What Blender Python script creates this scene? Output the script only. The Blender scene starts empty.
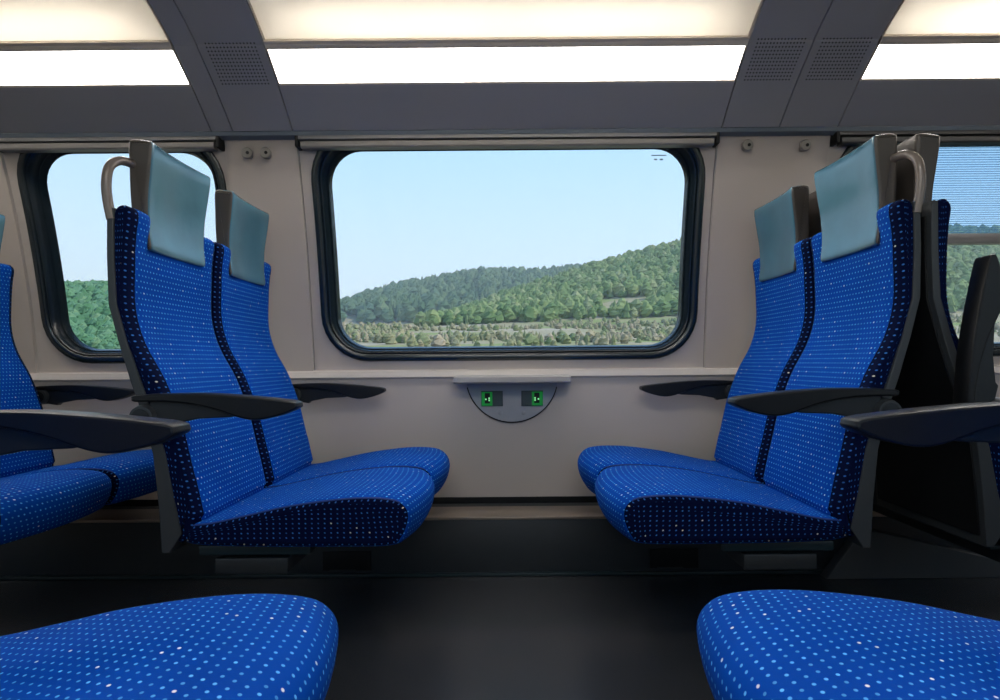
import bpy, bmesh, math, random
from mathutils import Vector, Matrix, noise as mnoise

random.seed(7)
sc = bpy.context.scene
COL = sc.collection

# ------------------------------------------------------------------ camera, sky, sun, exposure
EYE = 0.75
cam_d = bpy.data.cameras.new('camera')
cam_d.sensor_width = 36.0
cam_d.lens = 21.6
cam_d.shift_x = -0.009
cam_d.shift_y = 0.012
cam_d.clip_start = 0.02
cam_d.clip_end = 5000
cam = bpy.data.objects.new('camera', cam_d)
cam.matrix_world = Matrix.Translation((0, 0, EYE)) @ Matrix.Rotation(math.radians(90), 4, 'X') @ Matrix.Rotation(math.radians(-0.45), 4, 'Z')
COL.objects.link(cam)
sc.camera = cam

world = bpy.data.worlds.new('sky')
sc.world = world
world.use_nodes = True
wn, wl = world.node_tree.nodes, world.node_tree.links
wn.clear()
w_out = wn.new('ShaderNodeOutputWorld')
w_bg = wn.new('ShaderNodeBackground')
w_bg.inputs['Strength'].default_value = 1.22
w_tc = wn.new('ShaderNodeTexCoord')
w_sep = wn.new('ShaderNodeSeparateXYZ')
w_ramp = wn.new('ShaderNodeValToRGB')
w_ramp.color_ramp.elements[0].position = 0.0
w_ramp.color_ramp.elements[0].color = (0.80, 0.90, 0.96, 1)
w_ramp.color_ramp.elements[1].position = 1.0
w_ramp.color_ramp.elements[1].color = (0.10, 0.30, 0.72, 1)
for p, c in ((0.12, (0.70, 0.87, 0.98, 1)), (0.36, (0.43, 0.70, 0.96, 1))):
    e = w_ramp.color_ramp.elements.new(p)
    e.color = c
wl.new(w_tc.outputs['Generated'], w_sep.inputs[0])
wl.new(w_sep.outputs['Z'], w_ramp.inputs[0])
wl.new(w_ramp.outputs[0], w_bg.inputs['Color'])
wl.new(w_bg.outputs[0], w_out.inputs[0])

sun_d = bpy.data.lights.new('sun', 'SUN')
sun_d.energy = 4.2
sun_d.angle = math.radians(0.6)
sun_d.color = (1.0, 0.95, 0.86)
sun = bpy.data.objects.new('sun', sun_d)
sun_dir = Vector((-math.cos(math.radians(46)), 0.045, -math.sin(math.radians(46))))
sun.rotation_euler = sun_dir.to_track_quat('-Z', 'Y').to_euler()
sun.location = (30, -2, 30)
COL.objects.link(sun)

LAMP_STRENGTH = 15.0       # glow of the ceiling lamps' diffusers
TUBE_STRENGTH = 150.0      # fluorescent tubes behind the upper diffusers
sc.view_settings.view_transform = 'Standard'
sc.view_settings.look = 'None'
sc.view_settings.exposure = 0.0
sc.view_settings.gamma = 1.0
sc.view_settings.use_curve_mapping = False
sc.cycles.max_bounces = 8
sc.cycles.diffuse_bounces = 5
sc.cycles.transparent_max_bounces = 12
sc.cycles.sample_clamp_indirect = 6.0

# ------------------------------------------------------------------ materials
def newmat(name):
    m = bpy.data.materials.new(name)
    m.use_nodes = True
    nt = m.node_tree
    nt.nodes.clear()
    out = nt.nodes.new('ShaderNodeOutputMaterial')
    return m, nt, nt.nodes, nt.links, out

def pmat(name, col, rough=0.5, spec=0.5, metal=0.0, var=0.06, scale=18.0, bump=0.0, bscale=400.0, emit=None, estr=0.0, coat=0.0):
    m, nt, N, L, out = newmat(name)
    b = N.new('ShaderNodeBsdfPrincipled')
    b.inputs['Roughness'].default_value = rough
    b.inputs['Specular IOR Level'].default_value = spec
    b.inputs['Metallic'].default_value = metal
    b.inputs['Coat Weight'].default_value = coat
    tc = N.new('ShaderNodeTexCoord')
    nz = N.new('ShaderNodeTexNoise')
    nz.inputs['Scale'].default_value = scale
    nz.inputs['Detail'].default_value = 5
    L.new(tc.outputs['Object'], nz.inputs['Vector'])
    mx = N.new('ShaderNodeMix')
    mx.data_type = 'RGBA'
    mx.inputs['A'].default_value = (*[c * (1 - var) for c in col], 1)
    mx.inputs['B'].default_value = (*[min(1, c * (1 + var)) for c in col], 1)
    L.new(nz.outputs['Fac'], mx.inputs['Factor'])
    L.new(mx.outputs['Result'], b.inputs['Base Color'])
    if bump > 0:
        n2 = N.new('ShaderNodeTexNoise')
        n2.inputs['Scale'].default_value = bscale
        L.new(tc.outputs['Object'], n2.inputs['Vector'])
        bp = N.new('ShaderNodeBump')
        bp.inputs['Strength'].default_value = bump
        bp.inputs['Distance'].default_value = 0.001
        L.new(n2.outputs['Fac'], bp.inputs['Height'])
        L.new(bp.outputs[0], b.inputs['Normal'])
    if emit:
        b.inputs['Emission Color'].default_value = (*emit, 1)
        b.inputs['Emission Strength'].default_value = estr
    L.new(b.outputs[0], out.inputs[0])
    return m

def fabric(name, base, dot, white, pitch=0.0136, dotr=0.185, amount=0.95, stagger=0.5):
    m, nt, N, L, out = newmat(name)
    b = N.new('ShaderNodeBsdfPrincipled')
    b.inputs['Roughness'].default_value = 0.75
    b.inputs['Specular IOR Level'].default_value = 0.05
    b.inputs['Sheen Weight'].default_value = 0.02
    b.inputs['Sheen Roughness'].default_value = 0.4
    b.inputs['Sheen Tint'].default_value = (0.1, 0.4, 1.0, 1)
    uv = N.new('ShaderNodeTexCoord')
    sep = N.new('ShaderNodeSeparateXYZ')
    L.new(uv.outputs['UV'], sep.inputs[0])
    def math_(op, a, bb=None):
        n = N.new('ShaderNodeMath')
        n.operation = op
        for i, v in ((0, a), (1, bb)):
            if v is None:
                continue
            if isinstance(v, (int, float)):
                n.inputs[i].default_value = v
            else:
                L.new(v, n.inputs[i])
        return n.outputs[0]
    u = math_('DIVIDE', sep.outputs['X'], pitch)
    v = math_('DIVIDE', sep.outputs['Y'], pitch)
    row = math_('FLOOR', u)
    shift = math_('MULTIPLY', math_('MODULO', row, 2.0), stagger)
    v2 = math_('ADD', v, shift)
    colr = math_('FLOOR', v2)
    fu = math_('SUBTRACT', math_('FRACT', u), 0.5)
    fv = math_('SUBTRACT', math_('FRACT', v2), 0.5)
    fu2 = math_('ADD', math_('MULTIPLY', fu, 1.1), math_('MULTIPLY', fv, 0.25))
    fv2 = math_('MULTIPLY', fv, 0.92)
    d = math_('SQRT', math_('ADD', math_('MULTIPLY', fu2, fu2), math_('MULTIPLY', fv2, fv2)))
    comb = N.new('ShaderNodeCombineXYZ')
    L.new(row, comb.inputs[0])
    L.new(colr, comb.inputs[1])
    wnz = N.new('ShaderNodeTexWhiteNoise')
    wnz.noise_dimensions = '2D'
    L.new(comb.outputs[0], wnz.inputs['Vector'])
    rnd = wnz.outputs['Value']
    mr = N.new('ShaderNodeMapRange')
    mr.inputs['From Min'].default_value = dotr
    mr.inputs['From Max'].default_value = dotr * 0.62
    L.new(d, mr.inputs['Value'])
    keep = math_('ADD', math_('MULTIPLY', rnd, 0.55), 0.45)
    iswhite = math_('GREATER_THAN', rnd, 0.965)
    mask = math_('MULTIPLY', math_('MULTIPLY', mr.outputs[0], keep), amount)
    dc = N.new('ShaderNodeMix')
    dc.data_type = 'RGBA'
    dc.inputs['A'].default_value = (*dot, 1)
    dc.inputs['B'].default_value = (*white, 1)
    L.new(iswhite, dc.inputs['Factor'])
    nz = N.new('ShaderNodeTexNoise')
    nz.inputs['Scale'].default_value = 9
    nz.inputs['Detail'].default_value = 6
    L.new(uv.outputs['Object'], nz.inputs['Vector'])
    bc = N.new('ShaderNodeMix')
    bc.data_type = 'RGBA'
    bc.inputs['A'].default_value = (*[c * 0.85 for c in base], 1)
    bc.inputs['B'].default_value = (*[c * 1.15 for c in base], 1)
    L.new(nz.outputs['Fac'], bc.inputs['Factor'])
    fin = N.new('ShaderNodeMix')
    fin.data_type = 'RGBA'
    L.new(mask, fin.inputs['Factor'])
    L.new(bc.outputs['Result'], fin.inputs['A'])
    L.new(dc.outputs['Result'], fin.inputs['B'])
    L.new(fin.outputs['Result'], b.inputs['Base Color'])
    n2 = N.new('ShaderNodeTexNoise')
    n2.inputs['Scale'].default_value = 900
    L.new(uv.outputs['Object'], n2.inputs['Vector'])
    bp = N.new('ShaderNodeBump')
    bp.inputs['Strength'].default_value = 0.25
    bp.inputs['Distance'].default_value = 0.0008
    L.new(n2.outputs['Fac'], bp.inputs['Height'])
    L.new(bp.outputs[0], b.inputs['Normal'])
    L.new(b.outputs[0], out.inputs[0])
    return m

def glassmat(name, tint=(0.97, 0.99, 1.0), refl=0.05):
    m, nt, N, L, out = newmat(name)
    t = N.new('ShaderNodeBsdfTransparent')
    t.inputs[0].default_value = (*tint, 1)
    g = N.new('ShaderNodeBsdfGlossy')
    g.inputs['Roughness'].default_value = 0.02
    mx = N.new('ShaderNodeMixShader')
    lw = N.new('ShaderNodeFresnel')
    lw.inputs[0].default_value = 1.25
    L.new(lw.outputs[0], mx.inputs[0])
    L.new(t.outputs[0], mx.inputs[1])
    L.new(g.outputs[0], mx.inputs[2])
    L.new(mx.outputs[0], out.inputs[0])
    return m

def emitmat(name, col, s):
    m, nt, N, L, out = newmat(name)
    e = N.new('ShaderNodeEmission')
    e.inputs[0].default_value = (*col, 1)
    e.inputs[1].default_value = s
    L.new(e.outputs[0], out.inputs[0])
    return m

def diffusermat(name):
    m, nt, N, L, out = newmat(name)
    t = N.new('ShaderNodeBsdfTranslucent')
    t.inputs[0].default_value = (0.88, 0.86, 0.82, 1)
    d = N.new('ShaderNodeBsdfPrincipled')
    d.inputs['Base Color'].default_value = (0.75, 0.72, 0.67, 1)
    d.inputs['Roughness'].default_value = 0.35
    mx = N.new('ShaderNodeMixShader')
    mx.inputs[0].default_value = 0.35
    L.new(t.outputs[0], mx.inputs[1])
    L.new(d.outputs[0], mx.inputs[2])
    L.new(mx.outputs[0], out.inputs[0])
    return m

def blindmat(name):
    m, nt, N, L, out = newmat(name)
    tp = N.new('ShaderNodeBsdfTransparent')
    tp.inputs[0].default_value = (0.72, 0.88, 1.0, 1)
    tr = N.new('ShaderNodeBsdfTranslucent')
    tr.inputs[0].default_value = (0.35, 0.55, 0.8, 1)
    df = N.new('ShaderNodeBsdfDiffuse')
    df.inputs[0].default_value = (0.3, 0.45, 0.6, 1)
    m1 = N.new('ShaderNodeMixShader')
    m1.inputs[0].default_value = 0.18
    m2 = N.new('ShaderNodeMixShader')
    m2.inputs[0].default_value = 0.08
    L.new(tp.outputs[0], m1.inputs[1])
    L.new(tr.outputs[0], m1.inputs[2])
    L.new(m1.outputs[0], m2.inputs[1])
    L.new(df.outputs[0], m2.inputs[2])
    L.new(m2.outputs[0], out.inputs[0])
    return m

def islandmat(name, cols, rough=0.9):
    m, nt, N, L, out = newmat(name)
    b = N.new('ShaderNodeBsdfPrincipled')
    b.inputs['Roughness'].default_value = rough
    b.inputs['Specular IOR Level'].default_value = 0.1
    g = N.new('ShaderNodeNewGeometry')
    r = N.new('ShaderNodeValToRGB')
    els = r.color_ramp.elements
    els[0].position, els[0].color = 0, (*cols[0], 1)
    els[1].position, els[1].color = 1, (*cols[-1], 1)
    for i, c in enumerate(cols[1:-1]):
        e = els.new((i + 1) / (len(cols) - 1))
        e.color = (*c, 1)
    L.new(g.outputs['Random Per Island'], r.inputs[0])
    L.new(r.outputs[0], b.inputs['Base Color'])
    L.new(b.outputs[0], out.inputs[0])
    return m

M = {}
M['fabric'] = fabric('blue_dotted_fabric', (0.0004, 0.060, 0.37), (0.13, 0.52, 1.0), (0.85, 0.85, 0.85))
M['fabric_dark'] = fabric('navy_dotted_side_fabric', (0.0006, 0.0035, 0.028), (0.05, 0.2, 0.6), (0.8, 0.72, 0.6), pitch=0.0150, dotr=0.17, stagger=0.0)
M['piping'] = pmat('navy_piping', (0.001, 0.02, 0.16), 0.7)
M['leather'] = pmat('grey_leather', (0.05, 0.16, 0.23), 0.24, 0.8, var=0.25, scale=7, bump=0.8, bscale=26, coat=0.3)
M['leather_warm_lit'] = pmat('grey_leather_warm_lit', (0.07, 0.06, 0.052), 0.42, 0.4, var=0.1)  # same headrest leather, with the warm ceiling light put into its colour
M['shell'] = pmat('dark_grey_seat_shell', (0.036, 0.041, 0.045), 0.45, 0.4, bump=0.2, bscale=700)
M['arm'] = pmat('black_armrest', (0.0055, 0.0065, 0.008), 0.40, 0.35, bump=0.25, bscale=900)
M['bracket'] = pmat('armrest_bracket_grey', (0.012, 0.015, 0.018), 0.45, 0.4)
M['handle'] = pmat('warm_grey_handle', (0.18, 0.15, 0.13), 0.25, 0.5)
M['steel'] = pmat('dull_steel', (0.026, 0.029, 0.031), 0.4, 0.5, metal=0.2)
M['plate'] = pmat('dark_teal_plate', (0.007, 0.02, 0.025), 0.4)
M['cover'] = pmat('grey_floor_cover', (0.075, 0.082, 0.088), 0.5)
M['black'] = pmat('black_plastic', (0.006, 0.007, 0.008), 0.6, 0.3)
M['wall'] = pmat('beige_wall_panel', (0.53, 0.475, 0.435), 0.5, 0.4, var=0.03, scale=3)
M['pillar'] = pmat('taupe_pillar_panel', (0.49, 0.435, 0.395), 0.5, 0.4, var=0.03, scale=3)
M['ledge'] = pmat('pale_sill', (0.60, 0.56, 0.53), 0.45, var=0.02)
M['rail'] = pmat('blind_rail_aluminium', (0.20, 0.20, 0.205), 0.35, 0.5, metal=0.3)
M['rail_pale'] = pmat('blind_bar_grey', (0.19, 0.18, 0.172), 0.4)
M['rail_shaded'] = pmat('shaded_blind_cassette', (0.03, 0.03, 0.032), 0.5)  # right-hand blind housing, its shade painted into the colour
M['rubber'] = pmat('black_window_rubber', (0.008, 0.017, 0.024), 0.22, 0.8)
M['ceil'] = pmat('grey_ceiling_panel', (0.33, 0.327, 0.345), 0.55, 0.35, var=0.02, scale=4)
M['ceil_lip'] = pmat('blue_grey_edge', (0.12, 0.15, 0.19), 0.4, 0.4)
M['roofvoid'] = pmat('dark_ceiling_void', (0.02, 0.02, 0.022), 0.8)
M['ceil_light'] = pmat('white_ceiling', (0.6, 0.58, 0.56), 0.6)
M['floor'] = pmat('black_speckled_floor', (0.038, 0.041, 0.046), 0.25, 0.55, var=0.85, scale=420)
M['duct'] = pmat('dark_grey_duct', (0.031, 0.037, 0.042), 0.5, 0.4, var=0.1)
M['duct_top'] = pmat('brushed_bronze_ledge', (0.32, 0.265, 0.215), 0.30, 0.5, metal=0.6, var=0.15, scale=6)
M['hook'] = pmat('coat_hook_metal', (0.26, 0.24, 0.225), 0.35, 0.5, metal=0.5)
M['frametrim'] = pmat('warm_lamp_trim', (0.6, 0.53, 0.46), 0.4)
M['grey_unit'] = pmat('grey_socket_panel', (0.37, 0.38, 0.40), 0.5)
M['shelf'] = pmat('grey_shelf', (0.40, 0.39, 0.38), 0.4, 0.5)
M['socket'] = pmat('dark_socket_cover', (0.035, 0.06, 0.07), 0.3)
M['green'] = pmat('green_socket_cover', (0.01, 0.14, 0.03), 0.3, emit=(0.0, 0.4, 0.05), estr=0.25)
M['greenled'] = emitmat('green_socket_lamp', (0.35, 1.0, 0.45), 0.8)
M['glass'] = glassmat('window_glass')
M['mark'] = pmat('etched_mark', (0.62, 0.76, 0.84), 0.6)
M['blind'] = blindmat('pleated_blind_fabric')
M['lamp'] = emitmat('lamp_diffuser_glow', (1.0, 0.945, 0.885), LAMP_STRENGTH)
M['tube'] = emitmat('fluorescent_tube', (1.0, 0.945, 0.885), TUBE_STRENGTH)
M['diffuser'] = diffusermat('opal_diffuser')
M['reflector'] = pmat('white_reflector', (0.8, 0.78, 0.72), 0.6)
M['forest_far'] = islandmat('far_forest', [(0.05, 0.10, 0.06), (0.09, 0.15, 0.07), (0.13, 0.18, 0.09), (0.06, 0.12, 0.08)])
M['forest_near'] = islandmat('near_forest', [(0.09, 0.16, 0.06), (0.17, 0.24, 0.09), (0.24, 0.29, 0.12), (0.12, 0.19, 0.07), (0.29, 0.31, 0.16)])
M['scrub'] = islandmat('meadow_scrub', [(0.30, 0.25, 0.17), (0.22, 0.24, 0.11), (0.38, 0.31, 0.22), (0.16, 0.21, 0.09), (0.34, 0.30, 0.20)])
M['bank'] = islandmat('bank_leaves', [(0.07, 0.17, 0.08), (0.11, 0.22, 0.11), (0.09, 0.20, 0.12), (0.15, 0.25, 0.13)])

def groundmat():
    m, nt, N, L, out = newmat('meadow_ground')
    b = N.new('ShaderNodeBsdfPrincipled')
    b.inputs['Roughness'].default_value = 0.95
    b.inputs['Specular IOR Level'].default_value = 0.05
    tc = N.new('ShaderNodeTexCoord')
    mp = N.new('ShaderNodeMapping')
    mp.inputs['Scale'].default_value = (0.012, 0.03, 0.02)
    mp.inputs['Location'].default_value = (0.3, 0.15, 0)
    nz = N.new('ShaderNodeTexNoise')
    nz.inputs['Scale'].default_value = 1.3
    nz.inputs['Detail'].default_value = 6
    r = N.new('ShaderNodeValToRGB')
    els = r.color_ramp.elements
    els[0].position, els[0].color = 0.28, (0.12, 0.19, 0.07, 1)
    els[1].position, els[1].color = 0.72, (0.46, 0.40, 0.34, 1)
    for p, c in ((0.40, (0.22, 0.27, 0.10, 1)), (0.50, (0.31, 0.28, 0.18, 1))):
        e = els.new(p)
        e.color = c
    L.new(tc.outputs['Object'], mp.inputs[0])
    L.new(mp.outputs[0], nz.inputs['Vector'])
    L.new(nz.outputs['Fac'], r.inputs[0])
    L.new(r.outputs[0], b.inputs['Base Color'])
    L.new(b.outputs[0], out.inputs[0])
    return m
M['ground'] = groundmat()

# ------------------------------------------------------------------ helpers
def tag(o, label=None, cat=None, group=None, kind=None):
    if label: o['label'] = label
    if cat: o['category'] = cat
    if group: o['group'] = group
    if kind: o['kind'] = kind
    return o

def thing(name, loc=(0, 0, 0), label=None, cat=None, group=None, kind=None, rz=0.0):
    o = bpy.data.objects.new(name, None)
    o.empty_display_size = 0.05
    o.location = loc
    o.rotation_euler = (0, 0, rz)
    COL.objects.link(o)
    return tag(o, label, cat, group, kind)

def mobj(name, verts, faces, mat, parent=None, uvs=None, smooth=True, fmats=None, angle=35):
    me = bpy.data.meshes.new(name)
    me.from_pydata([tuple(v) for v in verts], [], faces)
    mats = mat if isinstance(mat, (list, tuple)) else [mat]
    for m in mats:
        me.materials.append(m)
    if fmats:
        for p, i in zip(me.polygons, fmats):
            p.material_index = i
    if uvs:
        ul = me.uv_layers.new(name='UVMap')
        k = 0
        for f in uvs:
            for c in f:
                ul.data[k].uv = c
                k += 1
    me.update()
    if smooth:
        for p in me.polygons:
            p.use_smooth = True
        me.set_sharp_from_angle(angle=math.radians(angle))
    o = bpy.data.objects.new(name, me)
    COL.objects.link(o)
    if parent is not None:
        o.parent = parent
    return o

def copy_tree(o, parent=None, loc=None, rz=None):
    c = o.copy()
    COL.objects.link(c)
    c.parent = parent
    if loc is not None: c.location = loc
    if rz is not None: c.rotation_euler = (0, 0, rz)
    for ch in list(o.children):
        copy_tree(ch, c)
    return c

def catmull(pts, n=6, closed=True):
    out = []
    N = len(pts)
    rng = range(N) if closed else range(N - 1)
    for i in rng:
        if closed:
            p0, p1, p2, p3 = pts[(i - 1) % N], pts[i], pts[(i + 1) % N], pts[(i + 2) % N]
        else:
            p0, p1, p2, p3 = pts[max(i - 1, 0)], pts[i], pts[i + 1], pts[min(i + 2, N - 1)]
        for k in range(n):
            t = k / n
            out.append(tuple(0.5 * ((2 * b) + (c - a) * t + (2 * a - 5 * b + 4 * c - d) * t * t + (3 * b - a - 3 * c + d) * t ** 3)
                             for a, b, c, d in zip(p0, p1, p2, p3)))
    if not closed:
        out.append(tuple(pts[-1]))
    return out

def ccw(pts):
    a = sum(pts[i][0] * pts[(i + 1) % len(pts)][1] - pts[(i + 1) % len(pts)][0] * pts[i][1] for i in range(len(pts)))
    return pts if a > 0 else pts[::-1]

def slab(name, outline, y0, y1, mat, parent=None, bevel=0.01, seg=4, mid=1, warp=None, capmat=None, m=1, angle=50):
    """outline (x,z) swept along y with rounded ends; m=-1 mirrors x."""
    o = ccw(list(outline))
    n = len(o)
    nor = []
    for i in range(n):
        a, b, c = o[i - 1], o[i], o[(i + 1) % n]
        d1 = Vector((b[0] - a[0], b[1] - a[1])); d2 = Vector((c[0] - b[0], c[1] - b[1]))
        if d1.length > 1e-9: d1.normalize()
        if d2.length > 1e-9: d2.normalize()
        d = d1 + d2
        if d.length < 1e-6: d = d1
        d.normalize()
        nor.append((-d.y, d.x))           # inward for ccw
    sl = []
    for k in range(seg + 1):
        a = math.pi / 2 * k / seg
        sl.append((y0 + bevel * (1 - math.cos(a)), bevel * (1 - math.sin(a))))
    core = [(y0 + bevel + (y1 - y0 - 2 * bevel) * k / mid, 0.0) for k in range(1, mid)]
    sl = sl + core + [(y0 + y1 - y, i) for y, i in sl[::-1]]
    verts, vv = [], [0.0]
    for j, (y, ins) in enumerate(sl):
        if j:
            vv.append(vv[-1] + math.hypot(y - sl[j - 1][0], ins - sl[j - 1][1]))
        for (x, z), (nx, nz) in zip(o, nor):
            p = (x + nx * ins, y, z + nz * ins)
            if warp: p = warp(*p)
            verts.append((p[0] * m, p[1], p[2]))
    us = [0.0]
    for i in range(n):
        us.append(us[-1] + math.hypot(o[(i + 1) % n][0] - o[i][0], o[(i + 1) % n][1] - o[i][1]))
    faces, uvs, fm = [], [], []
    S = len(sl)
    for j in range(S - 1):
        for i in range(n):
            i2 = (i + 1) % n
            f = (j * n + i, (j + 1) * n + i, (j + 1) * n + i2, j * n + i2)
            u = ((us[i], vv[j]), (us[i], vv[j + 1]), (us[i + 1], vv[j + 1]), (us[i + 1], vv[j]))
            faces.append(f); uvs.append(u)
            fm.append(1 if capmat is not None and (j < seg // 2 or j >= S - 1 - seg // 2) else 0)
    faces.append(tuple(range(n)))
    uvs.append(tuple((o[i][0], o[i][1]) for i in range(n)))
    fm.append(1 if capmat is not None else 0)
    b = (S - 1) * n
    faces.append(tuple(b + i for i in range(n - 1, -1, -1)))
    uvs.append(tuple((o[i][0], o[i][1]) for i in range(n - 1, -1, -1)))
    fm.append(1 if capmat is not None else 0)
    if m < 0:
        faces = [f[::-1] for f in faces]
        uvs = [u[::-1] for u in uvs]
    mats = [mat] + ([capmat] if capmat is not None else [])
    ob = mobj(name, verts, faces, mats, parent, uvs, True, fm, angle)
    for p in list(ob.data.polygons)[-2:]:
        p.use_smooth = False
    return ob

def tube(name, path, r, mat, parent=None, ns=10, closed=False, m=1):
    path = [Vector(p) for p in path]
    verts, faces = [], []
    prev = None
    n = len(path)
    for i, p in enumerate(path):
        if closed:
            t = path[(i + 1) % n] - path[i - 1]
        else:
            t = path[min(i + 1, n - 1)] - path[max(i - 1, 0)]
        t.normalize()
        if prev is None:
            ref = Vector((0, 0, 1)) if abs(t.z) < 0.9 else Vector((1, 0, 0))
            a = t.cross(ref).normalized()
        else:
            a = (prev - t * prev.dot(t)).normalized()
        prev = a
        b = t.cross(a)
        rr = r[i] if isinstance(r, (list, tuple)) else r
        for k in range(ns):
            an = 2 * math.pi * k / ns
            q = p + a * rr * math.cos(an) + b * rr * math.sin(an)
            verts.append((q.x * m, q.y, q.z))
    for i in range(n if closed else n - 1):
        i2 = (i + 1) % n
        for k in range(ns):
            k2 = (k + 1) % ns
            faces.append((i * ns + k, i * ns + k2, i2 * ns + k2, i2 * ns + k))
    if not closed:
        faces.append(tuple(range(ns - 1, -1, -1)))
        faces.append(tuple((n - 1) * ns + k for k in range(ns)))
    if m < 0:
        faces = [f[::-1] for f in faces]
    return mobj(name, verts, faces, mat, parent)

def box(name, x0, x1, y0, y1, z0, z1, mat, parent=None, bevel=0.003, seg=2):
    bm = bmesh.new()
    bmesh.ops.create_cube(bm, size=1)
    for v in bm.verts:
        v.co = Vector(((x0 + x1) / 2 + v.co.x * (x1 - x0), (y0 + y1) / 2 + v.co.y * (y1 - y0), (z0 + z1) / 2 + v.co.z * (z1 - z0)))
    if bevel > 0:
        bmesh.ops.bevel(bm, geom=list(bm.edges), offset=bevel, segments=seg, affect='EDGES', profile=0.5)
    me = bpy.data.meshes.new(name)
    bm.to_mesh(me); bm.free()
    me.materials.append(mat)
    for p in me.polygons: p.use_smooth = True
    me.set_sharp_from_angle(angle=math.radians(40))
    o = bpy.data.objects.new(name, me)
    COL.objects.link(o)
    if parent is not None: o.parent = parent
    return o

def xprism(name, yz, x0, x1, mat, parent=None, angle=30, nx=1):
    """closed (y,z) outline extruded along x"""
    o = ccw(list(yz))
    n = len(o)
    verts = []
    for k in range(nx + 1):
        x = x0 + (x1 - x0) * k / nx
        verts += [(x, y, z) for y, z in o]
    faces = []
    for k in range(nx):
        for i in range(n):
            i2 = (i + 1) % n
            faces.append((k * n + i, k * n + i2, (k + 1) * n + i2, (k + 1) * n + i))
    faces.append(tuple(range(n - 1, -1, -1)))
    faces.append(tuple(nx * n + i for i in range(n)))
    return mobj(name, verts, faces, mat, parent, None, True, None, angle)

def disc(name, c, axis, r, h, mat, parent=None, ns=24, bev=0.15, m=1):
    """short round turned piece: axis unit vector"""
    c, a = Vector(c), Vector(axis).normalized()
    prof = [(0.0, 0.0), (r, 0.0), (r, h * (1 - bev * 2)), (r * (1 - bev), h), (0.0, h)]
    ref = Vector((0, 0, 1)) if abs(a.z) < 0.9 else Vector((1, 0, 0))
    p = a.cross(ref).normalized(); q = a.cross(p)
    verts, faces = [], []
    for rr, hh in prof[1:4]:
        for k in range(ns):
            an = 2 * math.pi * k / ns
            v = c + a * hh + p * rr * math.cos(an) + q * rr * math.sin(an)
            verts.append((v.x * m, v.y, v.z))
    for j in range(2):
        for k in range(ns):
            k2 = (k + 1) % ns
            faces.append((j * ns + k, j * ns + k2, (j + 1) * ns + k2, (j + 1) * ns + k))
    faces.append(tuple(range(ns - 1, -1, -1)))
    faces.append(tuple(2 * ns + k for k in range(ns)))
    if m < 0: faces = [f[::-1] for f in faces]
    return mobj(name, verts, faces, mat, parent)

# ------------------------------------------------------------------ car cross-section
MID = 1.095                      # centre line of the aisle
SILL = 0.726
def wy(z, off=0.0):
    """depth of the leaning, slightly curved window wall at height z"""
    t = max(0.0, z - SILL)
    return 2.375 - 0.091 * t - 0.135 * t * t - off

X0, X1 = -3.4, 3.4
C_PTS = [(2.154, 1.586), (2.022, 1.687), (1.917, 1.756), (1.896, 1.772), (1.784, 1.826), (1.62, 1.884), (1.45, 1.925)]
def cprofile(i0, i1, n=5):
    out = []
    for i in range(i0, i1):
        p0, p1, p2, p3 = C_PTS[max(i - 1, 0)], C_PTS[i], C_PTS[i + 1], C_PTS[min(i + 2, len(C_PTS) - 1)]
        for k in range(n):
            t = k / n
            out.append(tuple(0.5 * ((2 * b) + (c - a) * t + (2 * a - 5 * b + 4 * c - d) * t * t + (3 * b - a - 3 * c + d) * t ** 3)
                             for a, b, c, d in zip(p0, p1, p2, p3)))
    out.append(C_PTS[i1])
    return out
def offset_line(pts, d):
    out = []
    for i, p in enumerate(pts):
        a, b = pts[max(i - 1, 0)], pts[min(i + 1, len(pts) - 1)]
        t = Vector((b[0] - a[0], b[1] - a[1])).normalized()
        out.append((p[0] + t.y * d, p[1] - t.x * d))
    return out
def mirror_y(pts):
    return [(2 * MID - y, z) for y, z in pts]
def plate_outline(i0, i1, thick, sink=0.0):
    a = cprofile(i0, i1)
    lo = offset_line(a, sink)
    hi = offset_line(a, sink + thick)
    return lo + hi[::-1]

# check the offset direction: the thick side must lie above the visible skin
_t = offset_line([C_PTS[0], C_PTS[1]], 0.02)
OFFS = 1 if _t[0][1] > C_PTS[0][1] else -1
_po = plate_outline
def plate_outline(i0, i1, thick, sink=0.0):
    return _po(i0, i1, thick * OFFS, sink * OFFS)

# ------------------------------------------------------------------ the setting
box('floor', X0, X1, -0.45, 2.5, -0.06, 0.0, M['floor'], bevel=0)['kind'] = 'structure'

# ceiling: dark void behind, ribs and bulkhead panels in front
ceiling = thing('ceiling', (0, 0, 0), kind='structure')
void = offset_line(cprofile(0, 6), 0.13 * OFFS)
void = [(2.30, 1.66)] + void[1:] + [(1.43, 2.06)]
void_full = void + mirror_y(void)[::-1]
top = [(y, z + 0.05) for y, z in void_full]
xprism('roof_shell', void_full + top[::-1], X0, X1, M['roofvoid'], ceiling)
box('aisle_ceiling', X0, X1, 2 * MID - 1.47, 1.47, 1.925, 1.96, M['ceil_light'], ceiling, bevel=0.002)
G = 0.0022
LIGHTS = [(-2.6, -1.062), (-0.77, 0.77), (1.187, 2.73)]
RIBS = [(-1.062, -0.985, False), (-0.985, -0.77, True), (0.77, 0.977, True), (0.977, 1.187, True), (X0, -2.6, False), (2.73, X1, False)]

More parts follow.
